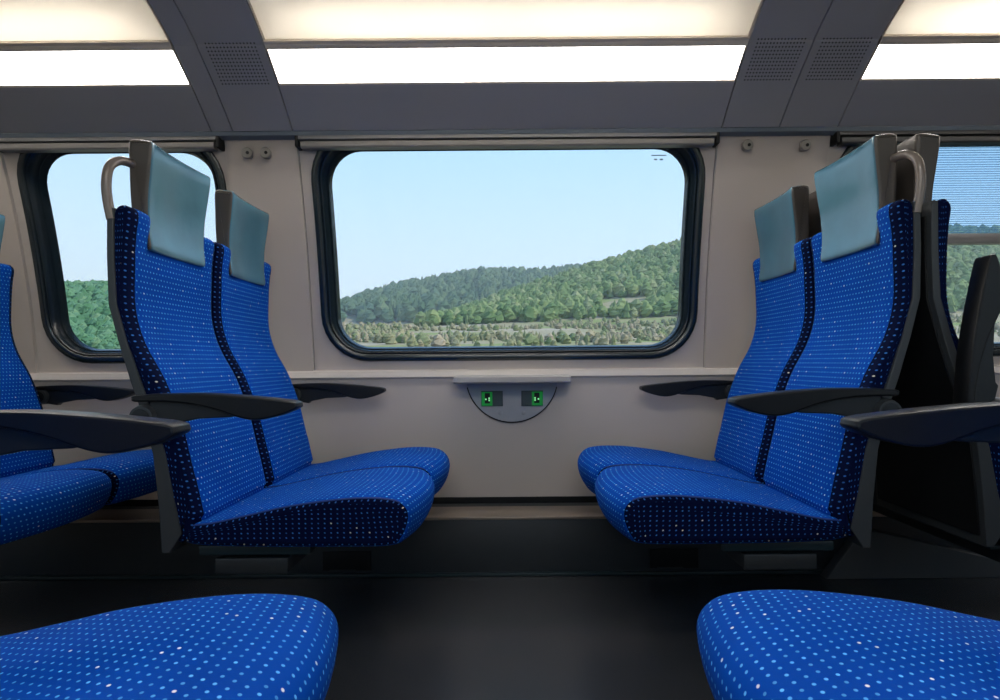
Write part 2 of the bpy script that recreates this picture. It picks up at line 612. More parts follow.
def perforation(x0, x1, parent):
    """rows of small round holes as thin dark dimples on the panel skin"""
    pr = cprofile(1, 3, 8)
    ln = [0]
    for a, b in zip(pr, pr[1:]): ln.append(ln[-1] + math.hypot(b[0] - a[0], b[1] - a[1]))
    def at(s):
        for i in range(len(pr) - 1):
            if s <= ln[i + 1]:
                t = (s - ln[i]) / (ln[i + 1] - ln[i])
                return tuple(pr[i][k] * (1 - t) + pr[i + 1][k] * t for k in (0, 1)), (pr[i + 1][0] - pr[i][0], pr[i + 1][1] - pr[i][1])
        return pr[-1], (pr[-1][0] - pr[-2][0], pr[-1][1] - pr[-2][1])
    verts, faces = [], []
    rows, cols = 12, 15
    for r in range(rows):
        s = 0.008 + (ln[-1] - 0.016) * r / (rows - 1)
        (y, z), d = at(s)
        t = Vector((0, d[0], d[1])).normalized()
        nrm = Vector((0, -t.z, t.y)) if (-t.z * 0 + t.y) < 0 else Vector((0, t.z, -t.y))
        if nrm.z > 0: nrm = -nrm
        for c in range(cols):
            x = x0 + (x1 - x0) * c / (cols - 1)
            o = Vector((x, y, z)) + nrm * 0.0006
            b = len(verts)
            for k in range(6):
                an = math.pi / 3 * k
                verts.append(o + Vector((1, 0, 0)) * 0.0029 * math.cos(an) + t * 0.0029 * math.sin(an))
            faces.append(tuple(range(b, b + 6)))
    g = mobj('perforation', verts, faces, M['black'], parent, smooth=False)
    g['kind'] = 'stuff'

for a, b, grille in RIBS:
    p = xprism('rib_panel', plate_outline(0, 6, 0.022), a + G, b - G, M['ceil'], ceiling)
    if grille:
        w = b - a
        perforation(a + w * 0.14, b - w * 0.14, p)
for a, b in LIGHTS:
    xprism('bulkhead_panel', plate_outline(0, 1, 0.022), a + G, b - G, M['ceil'], ceiling)
# lip under the bulkhead
xprism('bulkhead_lip', [(2.154, 1.584), (2.158, 1.572), (2.186, 1.566), (2.20, 1.572), (2.19, 1.592), (2.165, 1.594)], X0, X1, M['ceil_lip'], ceiling)
# the camera's side of the ceiling
xprism('near_bulkhead_panel', mirror_y(plate_outline(0, 1, 0.022)), X0, X1, M['ceil'], ceiling)
for a, b, _ in RIBS:
    xprism('near_rib_panel', mirror_y(plate_outline(1, 6, 0.022)), a + G, b - G, M['ceil'], ceiling)

def ceiling_light(a, b, label, mir=False, tubes=2):
    t = thing('ceiling_light', ((a + b) / 2, 0, 0), label, 'ceiling light', 'ceiling lights over the windows')
    cx = (a + b) / 2
    mm = mirror_y if mir else (lambda q: q)
    def xp(name, outline, xa, xb, mat):
        return xprism(name, mm(outline), xa - cx, xb - cx, mat, t)
    e = 0.006
    xp('lower_diffuser', plate_outline(1, 2, 0.012, 0.003), a + e, b - e, M['lamp'])
    for s in (a, b):
        x = (s + G, s + e) if s == a else (s - e, s - G)
        xp('end_trim', plate_outline(1, 6, 0.02), x[0], x[1], M['frametrim'])
    xp('middle_rail', plate_outline(2, 3, 0.02, -0.004), a + G, b - G, M['frametrim'])
    lo = cprofile(1, 2)
    xp('lower_trim', [lo[0], (lo[0][0] - 0.006, lo[0][1] + 0.0045), (lo[0][0] - 0.001, lo[0][1] + 0.016), (lo[0][0] + 0.005, lo[0][1] + 0.012)], a + G, b - G, M['frametrim'])
    xp('upper_diffuser', plate_outline(3, 6, 0.003, 0.006), a + e, b - e, M['diffuser'])
    # fluorescent tubes behind the opal diffuser
    yz = offset_line(cprofile(3, 6), 0.06 * OFFS)
    yt, zt = yz[3]
    if mir: yt = 2 * MID - yt
    gap = 0.03
    w = (b - a - 0.16) / tubes
    for k in range(tubes):
        xa = a + 0.08 + k * w + gap
        xb = a + 0.08 + (k + 1) * w - gap
        tube('fluorescent_tube', [(xa - cx, yt, zt), (xb - cx, yt, zt)], 0.008, M['tube'], t, 8)
    rf = offset_line(cprofile(2, 6), 0.095 * OFFS)
    rf2 = offset_line(cprofile(2, 6), 0.10 * OFFS)
    xp('reflector', rf + rf2[::-1], a + G, b - G, M['reflector'])
    return t
ceiling_light(-2.6, -1.062, 'glowing ceiling light strip above the narrow left window')
ceiling_light(-0.77, 0.77, 'long glowing ceiling light strip above the wide central window')
ceiling_light(1.187, 2.73, 'glowing ceiling light strip above the right window with the blind')
ceiling_light(-0.77, 0.77, "long ceiling light strip on the camera's own side of the aisle", True)

# ---- walls
def rounded_rect(cx, cz, hw, hh, r, n=8):
    pts = []
    for sx, sz, a0 in ((1, 1, 0), (-1, 1, 90), (-1, -1, 180), (1, -1, 270)):
        for k in range(n + 1):
            a = math.radians(a0 + 90 * k / n)
            pts.append((cx + sx * (hw - r) + r * math.cos(a), cz + sz * (hh - r) + r * math.sin(a)))
    # subdivide the vertical runs so that they follow the curved wall
    out = []
    for i in range(len(pts)):
        p, q = pts[i], pts[(i + 1) % len(pts)]
        out.append(p)
        d = math.hypot(q[0] - p[0], q[1] - p[1])
        m = int(d / 0.07)
        for k in range(1, m + 1):
            t = k / (m + 1)
            out.append((p[0] + (q[0] - p[0]) * t, p[1] + (q[1] - p[1]) * t))
    return out

def wall_with_hole(name, x0, x1, z0, z1, hole, mat, parent=None, off=0.0, mir=False, rad=5):
    cx = sum(p[0] for p in hole) / len(hole); cz = (max(p[1] for p in hole) + min(p[1] for p in hole)) / 2
    cx = (max(p[0] for p in hole) + min(p[0] for p in hole)) / 2
    ring = []
    for (x, z) in hole:
        dx, dz = x - cx, z - cz
        s = 1e9
        if dx > 1e-9: s = min(s, (x1 - cx) / dx)
        if dx < -1e-9: s = min(s, (x0 - cx) / dx)
        if dz > 1e-9: s = min(s, (z1 - cz) / dz)
        if dz < -1e-9: s = min(s, (z0 - cz) / dz)
        ring.append([cx + dx * s, cz + dz * s])
    for c in ((x0, z0), (x0, z1), (x1, z0), (x1, z1)):       # snap to the corners
        i = min(range(len(ring)), key=lambda k: math.hypot(ring[k][0] - c[0], ring[k][1] - c[1]))
        ring[i] = list(c)
    n = len(hole)
    verts, faces = [], []
    for j in range(rad + 1):
        t = j / rad
        for h, g in zip(hole, ring):
            x = h[0] * (1 - t) + g[0] * t; z = h[1] * (1 - t) + g[1] * t
            y = wy(z, off)
            if mir: y = 2 * MID - y
            verts.append((x, y, z))
    for j in range(rad):
        for i in range(n):
            i2 = (i + 1) % n
            f = (j * n + i, j * n + i2, (j + 1) * n + i2, (j + 1) * n + i)
            faces.append(f if not mir else f[::-1])
    return mobj(name, verts, faces, mat, parent, angle=30)

def curved_plate(name, x0, x1, z0, z1, mat, parent=None, off=0.0, thick=0.012, mir=False, n=14):
    zs = [z0 + (z1 - z0) * k / n for k in range(n + 1)]
    a = [(wy(z, off), z) for z in zs]
    b = [(wy(z, off - thick), z) for z in zs]
    pts = a + b[::-1]
    if mir: pts = mirror_y(pts)
    return xprism(name, pts, x0, x1, mat, parent)

WZ0, WZ1 = SILL - 0.02, 1.66
wall_far = thing('wall_far', (0, 0, 0), kind='structure')
# (x range of the panel, hole centre, half width)
WINS = [(-1.862, -1.035, -1.44, 0.385), (-0.77, 0.77, 0.003, 0.735), (1.183, 2.72, 1.953, 0.733)]
WCZ, WHH, WR = (0.757 + 1.608) / 2, (1.608 - 0.757) / 2, 0.18
FR = 0.072
for x0, x1, cx, hw in WINS:
    wall_with_hole('window_panel', x0 + 0.0015, x1 - 0.0015, WZ0, WZ1, rounded_rect(cx, WCZ, hw - 0.012, WHH - 0.012, WR - 0.012), M['wall'], wall_far)
for x0, x1 in ((-1.035, -0.77), (0.77, 1.183), (-2.2, -1.862)):
    curved_plate('pillar_panel', x0 + 0.002, x1 - 0.002, 0.708, 1.60, M['pillar'], wall_far, 0.010, 0.03)
for x0, x1 in ((X0, -2.2), (2.72, X1)):
    curved_plate('end_panel', x0, x1, WZ0, WZ1, M['wall'], wall_far, 0.0, 0.03)
curved_plate('dark_joint_backing', -1.04, -0.765, WZ0, WZ1, M['black'], wall_far, -0.008, 0.004)
curved_plate('dark_joint_backing', 0.765, 1.19, WZ0, WZ1, M['black'], wall_far, -0.008, 0.004)
curved_plate('dark_joint_backing', -2.2, -1.855, WZ0, WZ1, M['black'], wall_far, -0.008, 0.004)
xprism('sill_ledge', [(2.385, 0.722), (2.372, 0.722), (2.350, 0.716), (2.340, 0.694), (2.352, 0.686), (2.385, 0.686)], X0, X1, M['ledge'], wall_far)
box('lower_panel', X0, X1, 2.352, 2.385, 0.222, 0.688, M['wall'], wall_far, bevel=0)
box('dark_base_joint', X0, X1, 2.345, 2.39, 0.19, 0.222, M['black'], wall_far, bevel=0)
# duct along the floor
duct = thing('trim_1', (0, 0, 0), kind='structure')
box('duct_body', X0, X1, 2.11, 2.40, 0.0, 0.198, M['duct'], duct, bevel=0.004)
box('duct_top_plate', X0, X1, 2.107, 2.265, 0.196, 0.206, M['duct_top'], duct, bevel=0.002)
box('duct_foot_strip', X0, X1, 2.096, 2.112, 0.0, 0.012, M['plate'], duct, bevel=0.003)
for cx in (-0.575, 0.575):
    box('duct_vent', cx - 0.085, cx + 0.085, 2.105, 2.112, 0.022, 0.09, M['black'], duct, bevel=0.002)
    box('duct_vent_lip', cx - 0.06, cx + 0.03, 2.103, 2.107, 0.022, 0.026, M['steel'], duct, bevel=0.001)

# wall behind the camera, with its own window openings
wall_near = thing('wall_near', (0, 0, 0), kind='structure')
for x0, x1, cx, hw in ((X0, -0.85, -2.1, 0.8), (-0.85, 0.85, 0, 0.735), (0.85, X1, 2.1, 0.8)):
    wall_with_hole('near_window_panel', x0, x1, WZ0, WZ1, rounded_rect(cx, WCZ, hw, WHH, WR), M['wall'], wall_near, 0, True)
box('near_lower_panel', X0, X1, 2 * MID - 2.40, 2 * MID - 2.36, 0.0, 0.71, M['wall'], wall_near, bevel=0)
for x, nm in ((X0, 'wall_left'), (X1, 'wall_right')):
    box(nm, x - 0.03, x + 0.03, -0.3, 2.5, 0, 2.1, M['wall'], bevel=0)['kind'] = 'structure'

# ---- windows
def ring_strip(loops):
    n = len(loops[0]); verts = []; faces = []
    for l in loops: verts += l
    for j in range(len(loops) - 1):
        for i in range(n):
            i2 = (i + 1) % n
            faces.append((j * n + i, j * n + i2, (j + 1) * n + i2, (j + 1) * n + i)[::-1])
    return verts, faces
for k, (x0, x1, cx, hw) in enumerate(WINS):
    w = thing('window_%d' % (k + 1), (0, 0, 0), kind='structure')
    def band(name, prof, mat):
        loops = []
        for s, off in prof:
            loops.append([(x, wy(z, off), z) for x, z in rounded_rect(cx, WCZ, hw - s, WHH - s, WR - s)])
        v, f = ring_strip(loops)
        return mobj(name, v, f, mat, w, angle=60)
    band('outer_gasket', [(-0.001, -0.002), (0.0, 0.008), (0.004, 0.012), (0.024, 0.012), (0.029, 0.006), (0.031, 0.0)], M['rubber'])
    band('inner_frame', [(0.030, -0.002), (0.031, 0.006), (0.035, 0.009), (0.039, 0.006), (0.046, -0.030), (0.048, -0.034), (0.050, -0.030), (0.053, -0.036), (0.056, -0.055), (0.058, -0.062)], M['rubber'])
    # pane: fan of quads following the curve
    hole = rounded_rect(cx, WCZ, hw - 0.056, WHH - 0.056, WR - 0.056)
    verts = []; faces = []
    R = 4
    for off in (-0.058, -0.063):
        base = len(verts)
        for j in range(R):
            t = 1 - j / R
            verts += [(cx + (x - cx) * t, wy(WCZ + (z - WCZ) * t, off), WCZ + (z - WCZ) * t) for x, z in hole]
        verts.append((cx, wy(WCZ, off), WCZ))
        n = len(hole)
        for j in range(R - 1):
            for i in range(n):
                f = (base + j * n + i, base + j * n + (i + 1) % n, base + (j + 1) * n + (i + 1) % n, base + (j + 1) * n + i)
                faces.append(f if off == -0.058 else f[::-1])
        for i in range(n):
            f = (base + (R - 1) * n + i, base + (R - 1) * n + (i + 1) % n, base + R * n)
            faces.append(f if off == -0.058 else f[::-1])
        if off == -0.063: break
    pane = mobj('pane', verts, faces, M['glass'], w)
    if k == 1:
        zc = 1.528
        mk = box('etched_stamp', 0.545, 0.602, wy(zc, -0.0555), wy(zc, -0.0575), zc - 0.0015, zc + 0.0015, M['mark'], pane, bevel=0)
        for xx in (0.556, 0.578):
            box('etched_stamp', xx, xx + 0.012, wy(zc - 0.014, -0.0555), wy(zc - 0.014, -0.0575), zc - 0.017, zc - 0.012, M['mark'], pane, bevel=0)

# ---- blinds
def blind_cassette(x0, x1, label, dark=False):
    t = thing('roller_blind', ((x0 + x1) / 2, 2.16, 1.529), label, 'window blind', 'roller blinds under the ceiling edge')
    h = (x1 - x0) / 2
    ro, rb = (M['rail_shaded'], M['rail_shaded']) if dark else (M['rail'], M['rail_pale'])
    xprism('cassette', [(0.0, 0.03), (0.0, 0.052), (0.02, 0.056), (0.05, 0.052), (0.05, 0.03), (0.02, 0.026)], -h + 0.012, h - 0.012, ro, t)
    xprism('bottom_rail', [(0.006, 0.0), (0.002, 0.006), (0.002, 0.02), (0.008, 0.025), (0.034, 0.025), (0.036, 0.0)], -h + 0.02, h - 0.02, rb, t)
    for s in (-1, 1):
        box('end_cap', s * (h - 0.006) - 0.006, s * (h - 0.006) + 0.006, 0.0, 0.05, 0.004, 0.054, M['black'], t, bevel=0.002)
    return t
blind_cassette(-1.858, -1.039, 'rolled-up roller blind above the narrow left window')
blind_cassette(-0.766, 0.766, 'rolled-up roller blind above the wide central window')
tb = blind_cassette(1.187, 2.716, 'half-lowered translucent pleated blind in the right window', True)
tb.name = 'pleated_blind'
# pleats: a real zigzag sheet hanging in the frame
npl = 42
zt, zb = 1.56, 1.222
verts, faces = [], []
xa, xb = 1.953 - 0.66, 1.953 + 0.66
dz = (zt - zb) / npl
levels = []
for i in range(npl):
    levels += [(zt - i * dz, 0.0), (zt - (i + 1) * dz - 0.0016, 0.006)]
for z, d in levels:
    y = wy(z, -0.022 - d)
    verts += [(xa - tb.location.x, y - tb.location.y, z - tb.location.z), (xb - tb.location.x, y - tb.location.y, z - tb.location.z)]
for i in range(len(levels) - 1):
    faces.append((2 * i, 2 * i + 1, 2 * i + 3, 2 * i + 2))
mobj('pleated_sheet', verts, faces, M['blind'], tb, smooth=False)
yb = wy(1.20, -0.02) - tb.location.y
xprism('pull_bar', [(yb - 0.014, 1.182 - 1.52), (yb - 0.018, 1.20 - 1.52), (yb - 0.012, 1.222 - 1.52), (yb + 0.012, 1.222 - 1.52), (yb + 0.012, 1.182 - 1.52)], xa - tb.location.x - 0.005, xb - tb.location.x + 0.005, M['rail'], tb)

# ---- coat hooks
def coat_hook(x, z, label):
    y = wy(z, 0.010)
    t = thing('coat_hook', (x, y, z), label, 'coat hook', 'round coat hooks on the pillars')
    disc('base', (0, 0.002, 0), (0, -1, -0.15), 0.012, 0.022, M['hook'], t)
    k = disc('knob', (0, -0.018, 0.002), (0, -1, -0.15), 0.020, 0.014, M['hook'], t)
    disc('screw', (0.004, -0.0315, 0.0), (0, -1, -0.15), 0.006, 0.003, M['black'], k, 10)
coat_hook(-0.947, 1.517, 'round metal coat hook on left pillar, farther from the central window')
coat_hook(-0.880, 1.517, 'round metal coat hook on left pillar, nearer the central window')
coat_hook(0.872, 1.530, 'round metal coat hook on right pillar, nearer the central window')
coat_hook(1.083, 1.528, 'round metal coat hook on right pillar, beside the tall seats')

# ---- socket shelf under the central window
so = thing('socket_shelf', (0.011, 2.352, 0.70), 'small grey wall shelf with two green-lit sockets below central window', 'wall shelf')
xprism('shelf_board', [(0.0, 0.0), (-0.115, 0.0), (-0.12, -0.006), (-0.12, -0.024), (-0.112, -0.03), (0.0, -0.03)], -0.218, 0.218, M['shelf'], so)
pts = []
for k in range(0, 29):
    a = math.radians(187.5 + 165 * k / 28)
    pts.append((0.178 * math.cos(a), -0.006 + 0.178 * math.sin(a)))
sp = slab('socket_panel', pts, -0.010, 0.0, M['grey_unit'], so, 0.002, 2)
rim = [(x * 1.006, -0.0065, z * 1.004 - 0.0008) for x, z in pts[1:-1]]
tube('panel_rim', rim, 0.0028, M['black'], so, 6)
for s in (-1, 1):
    cx = s * 0.078
    rc = [(cx - 0.042, -0.122), (cx + 0.042, -0.122), (cx + 0.042, -0.062), (cx - 0.042, -0.062)]
    f = slab('socket', rc, -0.017, -0.008, M['socket'], so, 0.003, 2)
    gx = cx + s * 0.020
    g = slab('green_cover', [(gx - 0.021, -0.120), (gx + 0.021, -0.120), (gx + 0.021, -0.066), (gx - 0.021, -0.066)], -0.023, -0.016, M['green'], f, 0.003, 2)
    kx = gx - s * 0.002
    slab('socket_insert', [(kx - 0.010, -0.110), (kx + 0.010, -0.110), (kx + 0.010, -0.070), (kx - 0.010, -0.070)], -0.026, -0.022, M['black'], f, 0.002, 2)
    for dx, dz in ((-s * 0.007, -0.090), (-s * 0.007, -0.098), (s * 0.006, -0.094)):
        box('indicator', kx + dx - 0.0028, kx + dx + 0.0028, -0.028, -0.025, dz - 0.0032, dz + 0.0032, M['greenled'], f, bevel=0.0008)
for s in (-1, 1):
    disc('screw_cover', (s * 0.045, -0.009, -0.148), (0, -1, 0), 0.009, 0.003, M['grey_unit'], so)

# ------------------------------------------------------------------ seats
SW = 0.405
def seat_parts(root, m, aisle, raised=False):
    """m=+1 faces +x. aisle seat: armrest and handle on the -y side; window seat: armrest on the +y side."""
    hw = SW / 2
    # cushion
    cu = catmull([(-0.045, 0.36), (-0.03, 0.336), (0.10, 0.328), (0.30, 0.326), (0.425, 0.327), (0.455, 0.345), (0.472, 0.390), (0.462, 0.422), (0.425, 0.439),
                  (0.33, 0.441), (0.20, 0.426), (0.10, 0.405), (0.02, 0.388), (-0.04, 0.380)], 5)
    def warp(x, y, z):
        v = y / hw
        f = max(0.0, min(1.0, x / 0.45))
        x2 = x + 0.030 * (1 - v * v) * f * f
        z2 = z
        if z > 0.37:
            k = (z - 0.37) / 0.08
            z2 = z + k * (0.009 * (1 - abs(v) ** 3) - 0.010 * (1 - v * v) * math.exp(-((x - 0.16) / 0.13) ** 2))
        y2 = y * (1 - 0.03 * f ** 6)
        return (x2, y2, z2)
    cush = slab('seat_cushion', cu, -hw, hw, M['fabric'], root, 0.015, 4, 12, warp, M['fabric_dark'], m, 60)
    # piping along both side seams of the cushion
    o = ccw(cu)
    topc = [p for p in o if p[1] > 0.378]
    topc.sort(key=lambda p: p[0])
    for s in (-1, 1):
        path = [warp(x - 0.004 * (x > 0.4), s * (hw - 0.0065), z - 0.0045) for x, z in topc if x < 0.455]
        tube('seam_piping', path, 0.0028, M['piping'], cush, 6, m=m)
    # backrest upholstery
    front = [(-0.155, 1.104), (-0.160, 1.05), (-0.165, 0.97), (-0.164, 0.88), (-0.142, 0.80), (-0.094, 0.709), (-0.058, 0.61), (-0.0375, 0.526), (-0.016, 0.43), (-0.010, 0.392)]
    rear = [(-0.060, 0.345), (-0.082, 0.43), (-0.098, 0.545), (-0.118, 0.63), (-0.146, 0.709), (-0.176, 0.80), (-0.198, 0.89), (-0.202, 1.0), (-0.200, 1.095), (-0.182, 1.118)]
    bo = catmull(front + [(-0.018, 0.355)] + rear, 4)
    def bwarp(x, y, z):
        v = y / hw
        rx = rear[0][0]
        for (xa_, za_), (xb_, zb_) in zip(rear, rear[1:]):
            if za_ <= z <= zb_:
                rx = xa_ + (xb_ - xa_) * (z - za_) / (zb_ - za_)
        if z > rear[-1][1]: rx = rear[-1][0]
        k = max(0.0, min(1.0, (x - rx) / 0.03))
        x2 = x
        # slight hollow in the middle, side wings that fall back behind the fold
        if k > 0.5:
            x2 = x - (0.008 + 0.006 * (z > 1.0)) * (1 - abs(v) ** 2.5) * (1.0 if z > 0.5 else 0.4)
            x2 -= 0.016 * max(0.0, (abs(v) - 0.82) / 0.18) ** 1.3
            if z > 1.045 and abs(y) < 0.128:          # recess that takes the headrest
                x2 = min(x2, -0.186)
        return (x2, y, z)
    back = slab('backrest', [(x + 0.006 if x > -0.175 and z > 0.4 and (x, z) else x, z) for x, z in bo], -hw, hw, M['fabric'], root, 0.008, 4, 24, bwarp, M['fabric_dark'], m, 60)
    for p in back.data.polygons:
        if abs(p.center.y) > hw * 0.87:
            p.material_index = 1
    # shell behind
    so_ = [(-0.213, 1.105), (-0.214, 1.0), (-0.211, 0.89), (-0.188, 0.80), (-0.161, 0.709), (-0.130, 0.62), (-0.112, 0.545), (-0.100, 0.43), (-0.093, 0.318),
           (-0.075, 0.318), (-0.047, 0.362), (-0.066, 0.45), (-0.083, 0.545), (-0.108, 0.63), (-0.138, 0.709), (-0.168, 0.80), (-0.192, 0.89), (-0.197, 1.0), (-0.197, 1.110), (-0.205, 1.114)]
    slab('back_shell', so_, -hw - 0.003, hw + 0.003, M['shell'], root, 0.003, 2, 1, None, None, m, 40)
    bc = [(-0.2135, 1.08), (-0.2145, 1.0), (-0.2115, 0.89), (-0.1885, 0.80), (-0.1615, 0.709), (-0.1305, 0.62), (-0.1125, 0.545), (-0.1005, 0.43), (-0.0945, 0.34)]
    slab('back_shade_sheet', bc + [(x - 0.004, z) for x, z in bc[::-1]], -hw + 0.012, hw - 0.012, M['black'], root, 0.0015, 1, 1, None, None, m, 40)  # black sheet added to paint the shade between back-to-back seats
    # headrest
    ho = catmull([(-0.143, 1.278), (-0.149, 1.215), (-0.157, 1.15), (-0.158, 1.08), (-0.153, 1.036), (-0.160, 1.026), (-0.180, 1.034), (-0.198, 1.08),
                  (-0.204, 1.15), (-0.204, 1.235), (-0.203, 1.280), (-0.193, 1.291), (-0.158, 1.288)], 4)
    def hwarp(x, y, z):
        t = (z - 1.03) / 0.26
        y2 = y * (0.90 + 0.10 * t)
        x2 = x - 0.010 * (1 - (y / 0.145) ** 2) * max(0, min(1, (x + 0.2) / 0.04))
        return (x2, y2, z)
    hd = slab('headrest', ho, -0.145, 0.145, M['leather'], root, 0.010, 4, 8, hwarp, M['leather_warm_lit'], m, 50)
    # sides and rear: brown-grey, warm ceiling light painted into the leather colour
    hd.data.materials.append(M['leather_warm_lit']) if len(hd.data.materials) < 2 else None
    for p in hd.data.polygons:
        c = p.center
        if (c.x * m) < -0.176:
            p.material_index = 1
    # armrest
    s = -1 if aisle else 1
    ay = s * (hw + 0.052 if not aisle else hw + 0.040)
    pad = catmull([(-0.122, 0.676), (-0.115, 0.683), (-0.05, 0.686), (0.03, 0.686), (0.12, 0.680), (0.205, 0.671), (0.234, 0.666), (0.239, 0.660), (0.236, 0.651), (0.20, 0.636),
                   (0.155, 0.627), (0.115, 0.632), (0.06, 0.651), (0.0, 0.664), (-0.06, 0.669), (-0.115, 0.669)], 4)
    br = [(-0.088, 0.672), (-0.085, 0.618), (-0.045, 0.612), (-0.038, 0.619), (0.02, 0.630), (0.09, 0.633), (0.125, 0.640), (0.06, 0.655), (0.0, 0.668)]
    piv = Vector((-0.107, 0.650))
    dz = 0.0 if aisle else -0.010
    def rot(p):
        if not raised: return (p[0], p[1] + dz)
        a = math.radians(84)
        d = Vector((p[0], p[1])) - piv
        return (piv.x - 0.040 + d.x * math.cos(a) - d.y * math.sin(a), piv.y - 0.018 + d.x * math.sin(a) + d.y * math.cos(a))
    arm = slab('armrest', [rot(p) for p in pad], ay - 0.024, ay + 0.024, M['arm'], root, 0.004, 2, 1, None, None, m, 40)
    slab('bracket', [rot(p) for p in br], ay - 0.013, ay + 0.013, M['bracket'], arm, 0.003, 2, 1, None, None, m, 40)
    disc('pivot_disc', (-0.100, ay + 0.0265, 0.634), (0, -1, 0), 0.029, 0.053, M['shell'], arm, 28, 0.12, m)
    disc('pivot_cap', (-0.100, ay - 0.026, 0.634), (0, -1, 0), 0.020, 0.004, M['arm'], arm, 24, 0.2, m)
    if aisle and not raised:
        hp = catmull([(-0.206, -hw + 0.004, 1.085), (-0.212, -hw + 0.001, 1.125), (-0.214, -hw - 0.001, 1.165), (-0.212, -hw + 0.006, 1.205), (-0.206, -hw + 0.030, 1.228), (-0.196, -hw + 0.058, 1.232), (-0.186, -hw + 0.085, 1.223)], 6, False)
        tube('grab_handle', hp, 0.0105, M['handle'], root, 12, m=m)
    # frame under the cushion
    bx = sorted((m * -0.02, m * 0.24))
    box('seat_pan', bx[0], bx[1], -hw + 0.02, hw - 0.02, 0.306, 0.328, M['plate'], root, 0.003)

XS = 0.705
XR = 0.732
def build_seat(x, y, m, aisle, label, raised=False, rz=0.0):
    t = thing('train_seat', (x, y, 0), label, 'seat', 'blue train seats', rz=rz)
    seat_parts(t, m, aisle, raised)
    return t
YA, YW = 1.5775, 1.9975
L1a = build_seat(-XS, YA, 1, True, 'blue dotted aisle seat left of the central window, facing right')
L1w = build_seat(-XS, YW, 1, False, 'blue dotted window seat left of the central window, facing right')
R1a = build_seat(XR, YA, -1, True, 'blue dotted aisle seat right of the central window, facing left')
R1w = build_seat(XR, YW, -1, False, 'blue dotted window seat right of the central window, facing left')
L2w = copy_tree(L1w, None, (-XS - 0.94, YW, 0)); L2w['label'] = 'window seat at the left picture edge, behind the left pair'
L2a = copy_tree(L1a, None, (-XS - 0.94, YA, 0)); L2a['label'] = 'aisle seat cut by left picture edge, cushion tip showing'
R2w = copy_tree(L1w, None, (-0.70 + 1.882, YW, 0)); R2w['label'] = 'window seat turned away, back to back with the right window seat'
R2a = build_seat(-0.70 + 1.882, YA, 1, True, 'aisle seat turned away at far right, its dark armrest folded up', True)
N1 = copy_tree(R1a, None, (-XS, 2 * MID - YA, 0), math.pi); N1['label'] = 'foreground seat at bottom left corner, blue cushion and dark armrest'
N2 = copy_tree(L1a, None, (0.722, 2 * MID - YA, 0), math.pi); N2['label'] = 'foreground seat at bottom right corner, blue cushion and dark armrest'

# ---- beams that carry the seats
def seat_beam(x, y0, y1, label):
    t = thing('seat_beam', (x, (y0 + y1) / 2, 0.26), label, 'seat beam', 'steel beams under the seats')
    h = (y1 - y0) / 2
    box('beam', -0.085, 0.085, -h, h, 0.0, 0.036, M['steel'], t, 0.003)
    box('top_plate', -0.12, 0.125, -h + 0.02, h - 0.02, 0.036, 0.046, M['plate'], t, 0.002)
seat_beam(-0.605, 1.40, 2.34, 'grey steel beam under the seat pair left of central window')
seat_beam(0.63, 1.40, 2.34, 'grey steel beam under the seat pair right of central window')
seat_beam(-1.545, 1.40, 2.34, 'steel beam under the seat pair at the left picture edge')
seat_beam(1.255, 1.40, 2.34, 'steel beam under the seats turned away at right')
seat_beam(-0.605, -0.14, 0.79, 'steel beam under the foreground seat at bottom left')
seat_beam(0.605, -0.14, 0.79, 'steel beam under the foreground seat at bottom right')

# ---- sloping cover on the floor between the back-to-back seats
wc = thing('floor_cover', (1.25, 2.07, 0), 'dark grey sloping cover on the floor between back-to-back right seats', 'floor cover')
xw = [(-0.172, 0.0), (-0.050, 0.165), (-0.040, 0.170), (0.45, 0.055), (0.50, 0.045), (0.50, 0.0)]
slab('cover', xw, -0.022, 0.022, M['cover'], wc, 0.004, 2)

# ------------------------------------------------------------------ outdoors
def interp(x, tab):
    if x <= tab[0][0]: return tab[0][1]
    for (a, va), (b, vb) in zip(tab, tab[1:]):
        if x <= b: return va + (vb - va) * (x - a) / (b - a)
    return tab[-1][1]
# ridge lines given as slope angles (rise per metre of distance) against bearing (x/y)
R_FAR = [(-1.7, 0.085), (-0.85, 0.090), (-0.50, 0.092), (-0.29, 0.094), (-0.215, 0.120), (-0.13, 0.138), (-0.05, 0.150), (0.05, 0.150), (0.12, 0.155), (0.3, 0.150), (1.7, 0.12)]
R_NEAR = [(-1.7, 0.060), (-0.20, 0.066), (-0.12, 0.075), (-0.02, 0.112), (0.06, 0.138), (0.12, 0.158), (0.2, 0.180), (0.30, 0.205), (0.45, 0.235), (0.7, 0.225), (1.0, 0.20), (1.7, 0.16)]
def rise(u, Y):
    rn, rf = interp(u, R_NEAR) - 0.012, interp(u, R_FAR) - 0.008
    base = [(5, -0.65), (14, -0.24), (30, -0.06), (60, 0.012), (130, 0.036), (235, 0.060)]
    tab = base + [(330, 0.060 + (rn - 0.060) * 0.62), (420, rn), (500, min(rn - 0.02, 0.085)), (560, 0.082), (680, 0.082 + (rf - 0.082) * 0.6), (820, rf), (1000, rf - 0.03), (1400, 0.04)]
    r = interp(Y, tab)
    k = max(0.0, min(1.0, (-0.38 - u) / 0.14))            # a bank rises beside the line further left
    return r + 0.075 * k * math.exp(-((Y - 150) / 60) ** 2)
def ground_z(X, Y):
    return EYE + rise(X / Y, Y) * Y
us = [-1.7 + 3.4 * i / 110 for i in range(111)]
Ys = [5, 8, 11, 14, 20, 30, 42, 60, 80, 100, 130, 160, 195, 235, 265, 300, 330, 360, 390, 420, 445, 470, 500, 530, 560, 600, 640, 680, 720, 760, 800, 840, 900, 1000, 1200, 1400]
